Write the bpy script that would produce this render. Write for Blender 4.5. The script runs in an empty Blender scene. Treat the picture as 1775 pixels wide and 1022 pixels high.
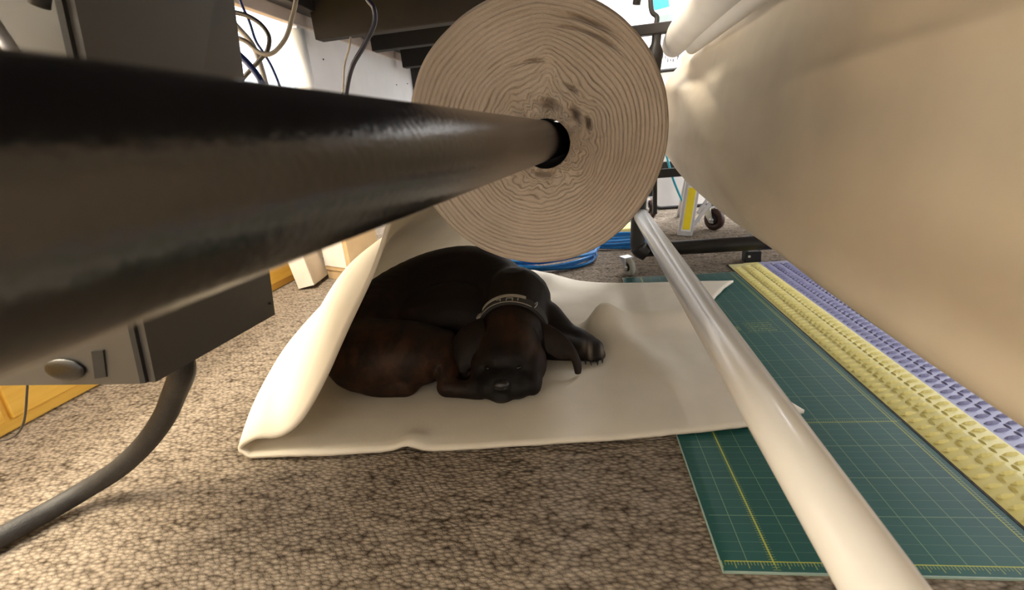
import bpy, bmesh, math, random
import numpy as np
from mathutils import Vector, Matrix, noise
random.seed(7)
S = bpy.context.scene
C = S.collection
PI = math.pi

# ------------------------------------------------------------------ camera
W, H = 1775.0, 1022.0
FPX = 850.0
PITCH, YAW, ROLL = math.radians(18.29), math.radians(9.52), math.radians(5.5)
EYE = Vector((0, 0, 0.58))
fwd = Vector((-math.sin(YAW) * math.cos(PITCH), math.cos(YAW) * math.cos(PITCH), -math.sin(PITCH)))
r0 = Vector((math.cos(YAW), math.sin(YAW), 0))
u0 = r0.cross(fwd)
cr = r0 * math.cos(ROLL) - u0 * math.sin(ROLL)
cu = r0 * math.sin(ROLL) + u0 * math.cos(ROLL)
cam_d = bpy.data.cameras.new('camera')
cam = bpy.data.objects.new('camera', cam_d)
C.objects.link(cam)
cam_d.sensor_width = 36.0
cam_d.lens = 36.0 * FPX / W
cam_d.clip_start = 0.005
cam_d.dof.use_dof = True
cam_d.dof.focus_distance = 1.05
cam_d.dof.aperture_fstop = 7.5
cam.matrix_world = Matrix(((cr.x, cu.x, -fwd.x, EYE.x), (cr.y, cu.y, -fwd.y, EYE.y), (cr.z, cu.z, -fwd.z, EYE.z), (0, 0, 0, 1)))
S.camera = cam

# ------------------------------------------------------------------ light and exposure
S.view_settings.view_transform = 'Standard'
S.view_settings.look = 'None'
S.view_settings.gamma = 1.0
S.view_settings.use_curve_mapping = False
S.view_settings.exposure = 0.0
S.cycles.max_bounces = 8
S.cycles.diffuse_bounces = 5
S.cycles.glossy_bounces = 4
S.cycles.transmission_bounces = 6
S.cycles.sample_clamp_indirect = 4.0
S.cycles.caustics_reflective = False
S.cycles.caustics_refractive = False

wd = bpy.data.worlds.new('world')
S.world = wd
wd.use_nodes = True
wd.node_tree.nodes['Background'].inputs[0].default_value = (0.93, 0.97, 1.0, 1)
wd.node_tree.nodes['Background'].inputs[1].default_value = 4.0


def area(name, loc, target, sx, sy, power, col):
    l = bpy.data.lights.new(name, 'AREA')
    l.shape = 'RECTANGLE'
    l.size, l.size_y, l.energy, l.color = sx, sy, power, col
    o = bpy.data.objects.new(name, l)
    C.objects.link(o)
    o.location = loc
    o.rotation_euler = (Vector(target) - Vector(loc)).to_track_quat('-Z', 'Y').to_euler()
    return o


area('ceiling_lamp_back', (1.6, 3.45, 2.55), (1.6, 3.45, 0), 1.6, 1.0, 330, (0.96, 0.97, 1.0))
area('ceiling_lamp_left', (-1.05, 0.25, 2.55), (-1.05, 0.25, 0), 0.9, 1.8, 320, (1.0, 0.90, 0.74))
area('fill_lamp_front', (-0.9, -1.7, 2.2), (-0.4, 0.9, 0.1), 1.2, 0.6, 30, (1.0, 0.88, 0.70))  # added fill light, brightens the batting in front
area('fill_lamp_left', (-1.62, 0.35, 1.25), (-0.5, 0.75, 0.0), 0.5, 0.5, 50, (1.0, 0.86, 0.62))  # added fill light, reaches the front batting but hardly the roll face
area('window_daylight_right', (2.72, 1.3, 1.0), (0, 1.3, 0.3), 2.8, 1.6, 55, (0.82, 0.88, 1.0))


# ------------------------------------------------------------------ materials
def mat(name, col=(0.5, 0.5, 0.5), rough=0.6, metal=0.0, build=None, spec=None):
    m = bpy.data.materials.new(name)
    m.use_nodes = True
    nt = m.node_tree
    b = nt.nodes['Principled BSDF']
    b.inputs['Base Color'].default_value = (*col, 1)
    b.inputs['Roughness'].default_value = rough
    b.inputs['Metallic'].default_value = metal
    if spec is not None:
        b.inputs['Specular IOR Level'].default_value = spec
    if build:
        build(nt, b)
    return m


def N(nt, t, **k):
    n = nt.nodes.new(t)
    for a, v in k.items():
        setattr(n, a, v)
    return n


def coords(nt, scale=(1, 1, 1), rot=(0, 0, 0), space='Object'):
    tc = N(nt, 'ShaderNodeTexCoord')
    mp = N(nt, 'ShaderNodeMapping')
    mp.inputs['Scale'].default_value = scale
    mp.inputs['Rotation'].default_value = rot
    nt.links.new(tc.outputs[space], mp.inputs['Vector'])
    return mp.outputs[0]


def noise_tex(nt, vec, scale, detail=3, rough=0.55):
    n = N(nt, 'ShaderNodeTexNoise')
    n.inputs['Scale'].default_value = scale
    n.inputs['Detail'].default_value = detail
    n.inputs['Roughness'].default_value = rough
    if vec is not None:
        nt.links.new(vec, n.inputs['Vector'])
    return n.outputs[0]


def ramp(nt, fac, stops):
    r = N(nt, 'ShaderNodeValToRGB')
    e = r.color_ramp.elements
    while len(e) < len(stops):
        e.new(0.5)
    for el, (p, c) in zip(e, stops):
        el.position = p
        el.color = (*c, 1)
    nt.links.new(fac, r.inputs[0])
    return r.outputs[0]


def math_n(nt, op, a, b=None, c=None):
    n = N(nt, 'ShaderNodeMath', operation=op)
    for i, v in enumerate((a, b, c)):
        if v is None:
            continue
        if isinstance(v, (int, float)):
            n.inputs[i].default_value = v
        else:
            nt.links.new(v, n.inputs[i])
    return n.outputs[0]


def bump(nt, b, height, strength=0.4, dist=0.003):
    n = N(nt, 'ShaderNodeBump')
    n.inputs['Strength'].default_value = strength
    n.inputs['Distance'].default_value = dist
    nt.links.new(height, n.inputs['Height'])
    nt.links.new(n.outputs[0], b.inputs['Normal'])


def mixc(nt, fac, a, b):
    n = N(nt, 'ShaderNodeMix', data_type='RGBA')
    for i, v in ((0, fac), (6, a), (7, b)):
        if isinstance(v, tuple):
            n.inputs[i].default_value = (*v, 1)
        elif isinstance(v, (int, float)):
            n.inputs[i].default_value = v
        else:
            nt.links.new(v, n.inputs[i])
    return n.outputs[2]


def carpet_nodes(nt, b):
    rot = (0, 0, math.radians(-24))
    vo = N(nt, 'ShaderNodeTexVoronoi')
    vo.inputs['Scale'].default_value = 1.0
    vo.inputs['Randomness'].default_value = 0.75
    nt.links.new(coords(nt, scale=(88, 150, 90), rot=rot), vo.inputs['Vector'])
    loop = math_n(nt, 'SUBTRACT', 1.0, vo.outputs['Distance'])
    fuzz = noise_tex(nt, coords(nt), 420, 2)
    h = math_n(nt, 'ADD', loop, math_n(nt, 'MULTIPLY', fuzz, 0.35))
    big = noise_tex(nt, coords(nt, scale=(9, 26, 1), rot=(0, 0, math.radians(22))), 1.5, 4, 0.6)
    f = math_n(nt, 'ADD', math_n(nt, 'MULTIPLY', loop, 0.60), math_n(nt, 'MULTIPLY', big, 0.55))
    col = ramp(nt, f, [(0.30, (0.050, 0.037, 0.026)), (0.52, (0.185, 0.150, 0.115)), (0.84, (0.36, 0.30, 0.235))])
    nt.links.new(col, b.inputs['Base Color'])
    bump(nt, b, h, 0.85, 0.006)


def felt(col, weave=900.0, trans=0.25, b_s=0.25, var=0.06):
    def f(nt, b):
        v = coords(nt)
        n1 = noise_tex(nt, v, weave, 2)
        n2 = noise_tex(nt, v, 9, 3)
        lo = tuple(c * (1 - var) for c in col)
        hi = tuple(min(1, c * (1 + var)) for c in col)
        cc = ramp(nt, n2, [(0.3, lo), (0.7, hi)])
        nt.links.new(cc, b.inputs['Base Color'])
        bump(nt, b, n1, b_s, 0.002)
        b.inputs['Specular IOR Level'].default_value = 0.1
        if trans:
            t = N(nt, 'ShaderNodeBsdfTranslucent')
            nt.links.new(cc, t.inputs[0])
            mx = N(nt, 'ShaderNodeMixShader')
            mx.inputs[0].default_value = trans
            out = nt.nodes['Material Output']
            nt.links.new(b.outputs[0], mx.inputs[1])
            nt.links.new(t.outputs[0], mx.inputs[2])
            nt.links.new(mx.outputs[0], out.inputs[0])
    return f


def speckle(c1, c2, scale=60, b_s=0.0, dist=0.001, bscale=None):
    def f(nt, b):
        v = coords(nt)
        n = noise_tex(nt, v, scale, 4)
        nt.links.new(ramp(nt, n, [(0.3, c1), (0.7, c2)]), b.inputs['Base Color'])
        if b_s:
            bump(nt, b, noise_tex(nt, v, bscale or scale, 2), b_s, dist)
    return f


def wood_nodes(nt, b):
    v = coords(nt, scale=(30, 1.2, 14))
    n = noise_tex(nt, v, 2.4, 6, 0.6)
    nt.links.new(ramp(nt, n, [(0.25, (0.72, 0.40, 0.06)), (0.5, (0.84, 0.52, 0.09)), (0.8, (0.88, 0.58, 0.14))]), b.inputs['Base Color'])
    bump(nt, b, n, 0.15, 0.001)


def mat_grid_nodes(nt, b):
    """printed grid of the cutting mat: fine cross lines, a ruled border, one heavy yellow line"""
    tc = N(nt, 'ShaderNodeTexCoord')
    sep = N(nt, 'ShaderNodeSeparateXYZ')
    nt.links.new(tc.outputs['Object'], sep.inputs[0])
    u, v = sep.outputs[0], sep.outputs[1]

    def lines(x, period, off, w):
        p = math_n(nt, 'ADD', x, period * 0.5 - off + period * 50)
        m = math_n(nt, 'SUBTRACT', math_n(nt, 'MODULO', p, period), period * 0.5)
        return math_n(nt, 'LESS_THAN', math_n(nt, 'ABSOLUTE', m), w * 0.5)

    def band(x, a, c):
        return math_n(nt, 'MULTIPLY', math_n(nt, 'GREATER_THAN', x, a), math_n(nt, 'LESS_THAN', x, c))
    inside = math_n(nt, 'MULTIPLY', band(u, 0.006, 0.408), band(v, 0.016, 1.33))
    g_cols = lines(u, 0.0335, 0.0345, 0.0011)
    g_rows = lines(v, 0.0168, 0.016, 0.0008)
    g_bold = lines(v, 0.084, 0.016, 0.0014)
    thin = math_n(nt, 'MAXIMUM', math_n(nt, 'MULTIPLY', g_rows, 0.35), math_n(nt, 'MAXIMUM', math_n(nt, 'MULTIPLY', g_cols, 0.8), math_n(nt, 'MULTIPLY', g_bold, 0.7)))
    thin = math_n(nt, 'MULTIPLY', thin, inside)
    # ruler ticks along the near border and beside the heavy line
    ticks = math_n(nt, 'MULTIPLY', lines(u, 0.0042, 0.0345, 0.0008), band(v, 0.010, 0.017))
    ticks = math_n(nt, 'MAXIMUM', ticks, math_n(nt, 'MULTIPLY', lines(u, 0.0168, 0.0345, 0.0012), band(v, 0.005, 0.017)))
    ticks = math_n(nt, 'MAXIMUM', ticks, math_n(nt, 'MULTIPLY', lines(v, 0.0042, 0.016, 0.0007), band(u, 0.063, 0.073)))
    ticks = math_n(nt, 'MAXIMUM', ticks, math_n(nt, 'MULTIPLY', lines(v, 0.0042, 0.016, 0.0008), band(u, 0.398, 0.405)))
    ticks = math_n(nt, 'MAXIMUM', ticks, math_n(nt, 'MULTIPLY', lines(u, 0.0042, 0.0345, 0.0008), band(v, 0.340, 0.346)))
    heavy = math_n(nt, 'MULTIPLY', band(u, 0.0668, 0.0692), band(v, 0.012, 1.33))
    heavy = math_n(nt, 'MAXIMUM', heavy, math_n(nt, 'MULTIPLY', band(u, 0.3965, 0.398), band(v, 0.012, 1.33)))
    heavy = math_n(nt, 'MAXIMUM', heavy, math_n(nt, 'MULTIPLY', band(v, 0.0155, 0.0172), band(u, 0.006, 0.405)))
    heavy = math_n(nt, 'MAXIMUM', heavy, math_n(nt, 'MULTIPLY', band(v, 0.3400, 0.3412), band(u, 0.006, 0.405)))
    # small printed table of words and figures (too small to read), broken into marks
    br = N(nt, 'ShaderNodeTexNoise')
    br.inputs['Scale'].default_value = 420
    br.inputs['Detail'].default_value = 0
    nt.links.new(tc.outputs['Object'], br.inputs['Vector'])
    marks = math_n(nt, 'GREATER_THAN', br.outputs[0], 0.55)
    blk = math_n(nt, 'MULTIPLY', band(u, 0.285, 0.360), band(v, 0.780, 0.850))
    blk = math_n(nt, 'MULTIPLY', blk, lines(v, 0.014, 0.784, 0.0065))
    blk = math_n(nt, 'MAXIMUM', blk, math_n(nt, 'MULTIPLY', band(u, 0.250, 0.268), band(v, 0.790, 0.822)))
    words = math_n(nt, 'MULTIPLY', marks, blk)
    n = noise_tex(nt, tc.outputs['Object'], 5, 3)
    base = ramp(nt, n, [(0.3, (0.010, 0.068, 0.062)), (0.7, (0.014, 0.086, 0.076))])
    c1 = mixc(nt, math_n(nt, 'MULTIPLY', thin, 0.55), base, (0.30, 0.42, 0.24))
    c2 = mixc(nt, math_n(nt, 'MULTIPLY', ticks, 0.6), c1, (0.42, 0.45, 0.10))
    c3 = mixc(nt, math_n(nt, 'MULTIPLY', heavy, 0.75), c2, (0.42, 0.44, 0.05))
    c4 = mixc(nt, math_n(nt, 'MULTIPLY', words, 0.6), c3, (0.40, 0.44, 0.14))
    nt.links.new(c4, b.inputs['Base Color'])
    b.inputs['Roughness'].default_value = 0.5
    b.inputs['Specular IOR Level'].default_value = 0.3
    bump(nt, b, noise_tex(nt, tc.outputs['Object'], 500, 2), 0.08, 0.001)


def fur_nodes(nt, b):
    """short brindle coat: brown with dark stripes, black mask on the muzzle"""
    v = coords(nt)
    n1 = noise_tex(nt, coords(nt, scale=(22, 9, 14), rot=(0.3, 0.4, 0.5)), 1.4, 4, 0.6)
    brown = ramp(nt, n1, [(0.36, (0.009, 0.0045, 0.0024)), (0.52, (0.026, 0.011, 0.005)), (0.74, (0.062, 0.025, 0.011))])
    at = N(nt, 'ShaderNodeAttribute', attribute_name='coat')
    sp = N(nt, 'ShaderNodeSeparateColor')
    nt.links.new(at.outputs['Color'], sp.inputs[0])
    c = mixc(nt, sp.outputs[0], (0.0065, 0.0042, 0.003), brown)
    c = mixc(nt, sp.outputs[1], c, (0.0035, 0.003, 0.003))
    c = mixc(nt, sp.outputs[2], c, (0.42, 0.36, 0.30))
    nt.links.new(c, b.inputs['Base Color'])
    b.inputs['Roughness'].default_value = 0.6
    b.inputs['Specular IOR Level'].default_value = 0.22
    bump(nt, b, noise_tex(nt, coords(nt, scale=(420, 420, 160)), 1.0, 2), 0.35, 0.0015)


M = {}
M['carpet'] = mat('carpet', rough=0.95, build=carpet_nodes, spec=0.05)
M['white_wall'] = mat('white_wall', rough=0.8, build=speckle((0.72, 0.72, 0.73), (0.78, 0.78, 0.78), 8, 0.1, 0.001, 160))
M['ceiling'] = mat('ceiling_paint', rough=0.9, build=speckle((0.66, 0.65, 0.62), (0.72, 0.71, 0.68), 12))
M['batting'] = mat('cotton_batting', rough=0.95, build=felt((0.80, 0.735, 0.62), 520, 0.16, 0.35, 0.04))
M['batting_roll'] = mat('cotton_batting_shaded', rough=0.95, build=felt((0.50, 0.425, 0.355), 420, 0.0, 0.5, 0.07))  # same batting, darkened: shade on the roll's end put into the colour
M['muslin'] = mat('muslin', rough=0.9, build=felt((0.76, 0.67, 0.54), 1200, 0.08, 0.12, 0.035))
M['white_fabric'] = mat('white_fabric', rough=0.85, build=felt((0.86, 0.83, 0.79), 700, 0.15, 0.2, 0.03))
M['overhead_shade_cloth'] = mat('overhead_shade_cloth', rough=0.9, build=felt((0.026, 0.028, 0.046), 500, 0.0, 0.3, 0.3))  # for the unseen overhead sheet, dark to cut bounce and reflections
M['black_pipe'] = mat('black_painted_steel', rough=0.22, spec=0.95, build=speckle((0.007, 0.007, 0.008), (0.011, 0.010, 0.011), 30, 0.3, 0.0012, 240))
M['black_steel'] = mat('black_steel', rough=0.45, build=speckle((0.010, 0.009, 0.009), (0.022, 0.018, 0.016), 25))
M['black_rubber'] = mat('black_rubber', (0.012, 0.012, 0.012), 0.7, build=speckle((0.009, 0.009, 0.009), (0.018, 0.017, 0.017), 40))
M['dark_board'] = mat('dark_board', rough=0.75, build=speckle((0.004, 0.003, 0.002), (0.008, 0.005, 0.004), 14))
M['pvc'] = mat('white_pvc', rough=0.22, build=speckle((0.85, 0.84, 0.81), (0.88, 0.87, 0.84), 6))
M['grey_enamel'] = mat('grey_enamel', rough=0.5, build=speckle((0.066, 0.061, 0.055), (0.080, 0.075, 0.068), 5, 0.05, 0.001, 300))
M['wood'] = mat('golden_wood', rough=0.45, build=wood_nodes)
M['cutting_mat'] = mat('cutting_mat', build=mat_grid_nodes)
M['mat_edge'] = mat('cutting_mat_edge', rough=0.6, build=speckle((0.25, 0.36, 0.30), (0.32, 0.42, 0.36), 60))
M['yellow_vinyl'] = mat('yellow_vinyl', rough=0.45, build=speckle((0.76, 0.68, 0.25), (0.82, 0.74, 0.30), 18))
M['grey_vinyl'] = mat('grey_vinyl', rough=0.42, build=speckle((0.225, 0.23, 0.40), (0.26, 0.265, 0.45), 18))
M['carton_white'] = mat('carton_white', rough=0.8, build=speckle((0.62, 0.56, 0.50), (0.72, 0.66, 0.60), 9))
M['carton'] = mat('carton_kraft', rough=0.85, build=speckle((0.42, 0.29, 0.15), (0.50, 0.35, 0.19), 12))
M['carton_pale'] = mat('carton_pale', rough=0.85, build=speckle((0.46, 0.39, 0.30), (0.56, 0.48, 0.38), 7))
M['print_grey'] = mat('print_grey', rough=0.8, build=speckle((0.16, 0.14, 0.13), (0.26, 0.23, 0.22), 90))
M['paper'] = mat('white_paper', rough=0.8, build=speckle((0.78, 0.76, 0.72), (0.84, 0.82, 0.78), 20))
M['blue_hose'] = mat('blue_hose', rough=0.25, build=speckle((0.012, 0.16, 0.48), (0.02, 0.22, 0.58), 40))
M['cyan_hose'] = mat('cyan_hose', rough=0.3, build=speckle((0.02, 0.36, 0.52), (0.03, 0.42, 0.60), 40))
M['blue_cable'] = mat('blue_cable', rough=0.4, build=speckle((0.012, 0.030, 0.15), (0.018, 0.04, 0.19), 40))
M['navy_cable'] = mat('navy_cable', rough=0.4, build=speckle((0.010, 0.011, 0.032), (0.016, 0.018, 0.045), 40))
M['grey_cable'] = mat('grey_cable', rough=0.5, build=speckle((0.26, 0.24, 0.22), (0.34, 0.31, 0.29), 40))
M['dark_cable'] = mat('dark_cable', rough=0.5, build=speckle((0.035, 0.03, 0.028), (0.06, 0.052, 0.048), 40))
M['conduit'] = mat('conduit_cover', rough=0.62, build=speckle((0.017, 0.016, 0.016), (0.03, 0.028, 0.027), 60, 0.4, 0.002, 330))
M['steel'] = mat('bright_steel', (0.62, 0.64, 0.66), 0.35, 0.9, build=speckle((0.55, 0.57, 0.60), (0.68, 0.70, 0.72), 30))
M['aluminium'] = mat('aluminium', rough=0.42, metal=0.6, build=speckle((0.50, 0.49, 0.50), (0.60, 0.59, 0.60), 25))
M['sticker'] = mat('yellow_sticker', rough=0.4, build=speckle((0.86, 0.68, 0.01), (0.90, 0.74, 0.02), 30))
M['sticker_white'] = mat('sticker_border', rough=0.5, build=speckle((0.78, 0.78, 0.76), (0.84, 0.84, 0.82), 30))
M['grey_rubber'] = mat('grey_rubber', rough=0.6, build=speckle((0.34, 0.34, 0.31), (0.42, 0.42, 0.38), 30))
M['brown_wheel'] = mat('brown_wheel', rough=0.5, build=speckle((0.035, 0.012, 0.01), (0.06, 0.022, 0.018), 30))
M['window_frame'] = mat('window_frame_paint', rough=0.5, build=speckle((0.74, 0.74, 0.74), (0.80, 0.80, 0.80), 10))
M['apron'] = mat('pale_laminate', rough=0.55, build=speckle((0.46, 0.39, 0.34), (0.54, 0.46, 0.41), 10))
M['fur'] = mat('brindle_fur', build=fur_nodes)
M['nose'] = mat('dog_nose', rough=0.32, build=speckle((0.006, 0.006, 0.006), (0.012, 0.011, 0.011), 200, 0.3, 0.001, 500))
M['eye'] = mat('dog_eye', (0.01, 0.006, 0.004), 0.12, build=speckle((0.006, 0.004, 0.003), (0.014, 0.008, 0.005), 100))
M['claw'] = mat('dog_claw', rough=0.4, build=speckle((0.02, 0.017, 0.015), (0.05, 0.04, 0.035), 100))
M['collar'] = mat('collar_webbing', rough=0.8, build=speckle((0.022, 0.020, 0.018), (0.036, 0.033, 0.030), 300, 0.4, 0.001, 700))
M['collar_trim'] = mat('collar_trim', rough=0.7, build=speckle((0.38, 0.34, 0.28), (0.46, 0.42, 0.35), 120, 0.3, 0.001, 600))
M['blue_plastic'] = mat('blue_plastic', rough=0.4, build=speckle((0.03, 0.11, 0.52), (0.04, 0.14, 0.60), 30))
M['cyan_paper'] = mat('cyan_paper', rough=0.6, build=speckle((0.01, 0.42, 0.70), (0.02, 0.48, 0.76), 30))
M['green_paper'] = mat('green_paper', rough=0.6, build=speckle((0.16, 0.24, 0.18), (0.20, 0.29, 0.22), 30))
M['fringe'] = mat('dark_fringe', rough=0.8, build=speckle((0.06, 0.05, 0.05), (0.10, 0.09, 0.08), 200))


def glass_mat():
    m = bpy.data.materials.new('window_glass')
    m.use_nodes = True
    nt = m.node_tree
    nt.nodes.remove(nt.nodes['Principled BSDF'])
    g = N(nt, 'ShaderNodeBsdfGlossy')
    g.inputs[1].default_value = 0.02
    t = N(nt, 'ShaderNodeBsdfTransparent')
    mx = N(nt, 'ShaderNodeMixShader')
    mx.inputs[0].default_value = 0.06
    nt.links.new(t.outputs[0], mx.inputs[1])
    nt.links.new(g.outputs[0], mx.inputs[2])
    nt.links.new(mx.outputs[0], nt.nodes['Material Output'].inputs[0])
    return m


M['glass'] = glass_mat()


# ------------------------------------------------------------------ mesh helpers
def obj(name, bm, m, parent=None, smooth=False):
    me = bpy.data.meshes.new(name)
    bm.normal_update()
    bm.to_mesh(me)
    bm.free()
    me.materials.append(m)
    if smooth:
        me.polygons.foreach_set('use_smooth', [True] * len(me.polygons))
    o = bpy.data.objects.new(name, me)
    C.objects.link(o)
    if parent:
        o.parent = parent
    return o


def thing(name, label, cat, loc=(0, 0, 0), group=None, rotz=0.0):
    o = bpy.data.objects.new(name, None)
    C.objects.link(o)
    o.empty_display_size = 0.05
    o.location = loc
    o.rotation_euler = (0, 0, rotz)
    o['label'], o['category'] = label, cat
    if group:
        o['group'] = group
    return o


def tag(o, label, cat, group=None):
    o['label'], o['category'] = label, cat
    if group:
        o['group'] = group
    return o


def struct(o):
    o['kind'] = 'structure'
    return o


def put(o, parent):
    """parent a part built in world coordinates under a thing that stands elsewhere"""
    o.parent = parent
    o.matrix_parent_inverse = Matrix.LocRotScale(parent.location, parent.rotation_euler.to_quaternion(), None).inverted()
    return o


def bx(bm, c, s, rot=None, bevel=0.0, seg=2):
    g = bmesh.ops.create_cube(bm, size=1.0)
    vs = g['verts']
    m = Matrix.Translation(c) @ (rot.to_4x4() if rot else Matrix.Identity(4)) @ Matrix.Diagonal((*s, 1))
    bmesh.ops.transform(bm, matrix=m, verts=vs)
    if bevel:
        es = list({e for v in vs for e in v.link_edges})
        bmesh.ops.bevel(bm, geom=es, offset=bevel, segments=seg, affect='EDGES', profile=0.5)
    return bm


def box(c, s, rot=None, bevel=0.003, seg=2):
    return bx(bmesh.new(), c, s, rot, bevel, seg)


def hexa(bm, pts):
    """solid from 8 corners: bottom ring 0-3, top ring 4-7"""
    v = [bm.verts.new(p) for p in pts]
    for f in ((3, 2, 1, 0), (4, 5, 6, 7), (0, 1, 5, 4), (1, 2, 6, 5), (2, 3, 7, 6), (3, 0, 4, 7)):
        bm.faces.new([v[i] for i in f])
    bmesh.ops.recalc_face_normals(bm, faces=bm.faces)
    return bm


def spline(pts, n):
    """Catmull-Rom through pts"""
    P = [Vector(p) for p in pts]
    P = [P[0] * 2 - P[1]] + P + [P[-1] * 2 - P[-2]]
    k = len(P) - 3
    out = []
    for i in range(n + 1):
        t = i / n * k
        j = min(int(t), k - 1)
        f = t - j
        a, b, c, d = P[j:j + 4]
        out.append(0.5 * ((2 * b) + (c - a) * f + (2 * a - 5 * b + 4 * c - d) * f * f + (3 * b - a - 3 * c + d) * f ** 3))
    return out


def tube(bm, pts, rad, seg=12, caps=True):
    P = [Vector(p) for p in pts]
    n = len(P)
    R = rad if isinstance(rad, (list, tuple)) else [rad] * n
    t0 = (P[1] - P[0]).normalized()
    a = t0.orthogonal().normalized()
    rings = []
    for i in range(n):
        t = (P[min(i + 1, n - 1)] - P[max(i - 1, 0)]).normalized()
        a = (a - t * a.dot(t)).normalized()
        b = t.cross(a)
        rings.append([bm.verts.new(P[i] + (a * math.cos(2 * PI * k / seg) + b * math.sin(2 * PI * k / seg)) * R[i]) for k in range(seg)])
    for i in range(n - 1):
        for k in range(seg):
            bm.faces.new((rings[i][k], rings[i][(k + 1) % seg], rings[i + 1][(k + 1) % seg], rings[i + 1][k]))
    if caps:
        bm.faces.new(rings[0][::-1])
        bm.faces.new(rings[-1])
    return bm


def tubeobj(name, pts, rad, m, parent=None, seg=12, n=None):
    if n:
        pts = spline(pts, n)
    return obj(name, tube(bmesh.new(), pts, rad, seg), m, parent, True)


def bevelled_smooth(o, ang=35):
    me = o.data
    me.polygons.foreach_set('use_smooth', [True] * len(me.polygons))
    try:
        me.set_sharp_from_angle(angle=math.radians(ang))
    except Exception:
        pass
    return o


def grid_mesh(name, P, m, parent=None, closed=False):
    """P[i][j] a grid of points -> smooth mesh"""
    ni, nj = len(P), len(P[0])
    vs = [tuple(p) for row in P for p in row]
    fs = []
    for i in range(ni - 1):
        for j in range(nj - 1 if not closed else nj):
            k = (j + 1) % nj
            fs.append((i * nj + j, i * nj + k, (i + 1) * nj + k, (i + 1) * nj + j))
    me = bpy.data.meshes.new(name)
    me.from_pydata(vs, [], fs)
    me.materials.append(m)
    me.polygons.foreach_set('use_smooth', [True] * len(me.polygons))
    o = bpy.data.objects.new(name, me)
    C.objects.link(o)
    if parent:
        o.parent = parent
    return o


def bake(o):
    """apply the modifiers of o through the dependency graph"""
    dg = bpy.context.evaluated_depsgraph_get()
    me = bpy.data.meshes.new_from_object(o.evaluated_get(dg))
    o.modifiers.clear()
    old = o.data
    o.data = me
    me.name = o.name
    bpy.data.meshes.remove(old)
    return o


def at(x, y, Y):
    """point of the room seen at photo pixel (x, y) on the plane at distance Y along the frame"""
    d = fwd + cr * ((x - W / 2) / FPX) - cu * ((y - H / 2) / FPX)
    return EYE + d * (Y / d.y)


def atz(x, y, z):
    d = fwd + cr * ((x - W / 2) / FPX) - cu * ((y - H / 2) / FPX)
    return EYE + d * ((z - EYE.z) / d.z)


# ------------------------------------------------------------------ the room
XL, XR, YB, YF, ZC = -1.75, 2.75, 5.4, -2.4, 2.62
struct(obj('floor', box(((XL + XR) / 2, (YB + YF) / 2, -0.02), (XR - XL, YB - YF, 0.04), bevel=0), M['carpet']))
struct(obj('ceiling', box(((XL + XR) / 2, (YB + YF) / 2, ZC + 0.02), (XR - XL, YB - YF, 0.04), bevel=0), M['ceiling']))
WY0, WY1, WZ0, WZ1 = 1.75, 3.17, 0.75, 1.75
bm = bmesh.new()
T = 0.06
bx(bm, (XL - T / 2, (YF + WY0) / 2, ZC / 2), (T, WY0 - YF, ZC))
bx(bm, (XL - T / 2, (WY1 + YB) / 2, ZC / 2), (T, YB - WY1, ZC))
bx(bm, (XL - T / 2, (WY0 + WY1) / 2, WZ0 / 2), (T, WY1 - WY0, WZ0))
bx(bm, (XL - T / 2, (WY0 + WY1) / 2, (WZ1 + ZC) / 2), (T, WY1 - WY0, ZC - WZ1))
wall_left = struct(obj('wall_left', bm, M['white_wall']))
struct(obj('wall_back', box(((XL + XR) / 2, YB + T / 2, ZC / 2), (XR - XL, T, ZC), bevel=0), M['white_wall']))
struct(obj('wall_right', box((XR + T / 2, (YB + YF) / 2, ZC / 2), (T, YB - YF, ZC), bevel=0), M['white_wall']))
struct(obj('wall_front', box(((XL + XR) / 2, YF - T / 2, ZC / 2), (XR - XL, T, ZC), bevel=0), M['white_wall']))
struct(obj('baseboard_back', box(((XL + XR) / 2, YB - 0.01, 0.05), (XR - XL, 0.02, 0.10)), M['black_steel']))
# window on the left wall: frame, glass, rounded white jamb
win = bpy.data.objects.new('window_1', None)
C.objects.link(win)
win['kind'] = 'structure'
bm = bmesh.new()
for y in (WY0 + 0.02,):
    bx(bm, (XL + 0.005, y, (WZ0 + WZ1) / 2), (0.05, 0.04, WZ1 - WZ0), bevel=0.004)
for z in (WZ0 + 0.02, WZ1 - 0.02):
    bx(bm, (XL + 0.005, (WY0 + WY1) / 2, z), (0.05, WY1 - WY0, 0.04), bevel=0.004)
obj('window_frame', bm, M['window_frame'], win)
obj('pane', box((XL - 0.02, (WY0 + WY1) / 2, (WZ0 + WZ1) / 2), (0.006, WY1 - WY0, WZ1 - WZ0), bevel=0), M['glass'], win)
tubeobj('jamb', [(XL + 0.03, WY1 + 0.02, 0.5), (XL + 0.03, WY1 + 0.02, 1.29)], 0.052, M['window_frame'], win, 24)
# golden wood cabinet run along the left wall
cab = thing('wooden_cabinet', 'low golden wood cabinet along the left wall, lit bright yellow at its foot', 'cabinet', (-1.575, 0.85, 0))
cl = lambda n, b, m, p=cab: put(obj(n, b, m), p)
cl('body', box((-1.572, 0.85, 0.26), (0.33, 3.1, 0.52), bevel=0.004), M['wood'])
cl('worktop', box((-1.565, 0.85, 0.535), (0.35, 3.14, 0.03), bevel=0.006), M['wood'])
for k in range(4):
    y = -0.7 + 0.775 * (k + 0.5)
    d = cl('door', box((-1.407, y, 0.27), (0.018, 0.76, 0.48), bevel=0.004), M['wood'])
    h = put(tubeobj('knob', [(-1.40, y + 0.3, 0.42), (-1.375, y + 0.3, 0.42)], 0.012, M['steel']), cab)
    h.parent = d
    h.matrix_parent_inverse = Matrix.Identity(4)

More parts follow.
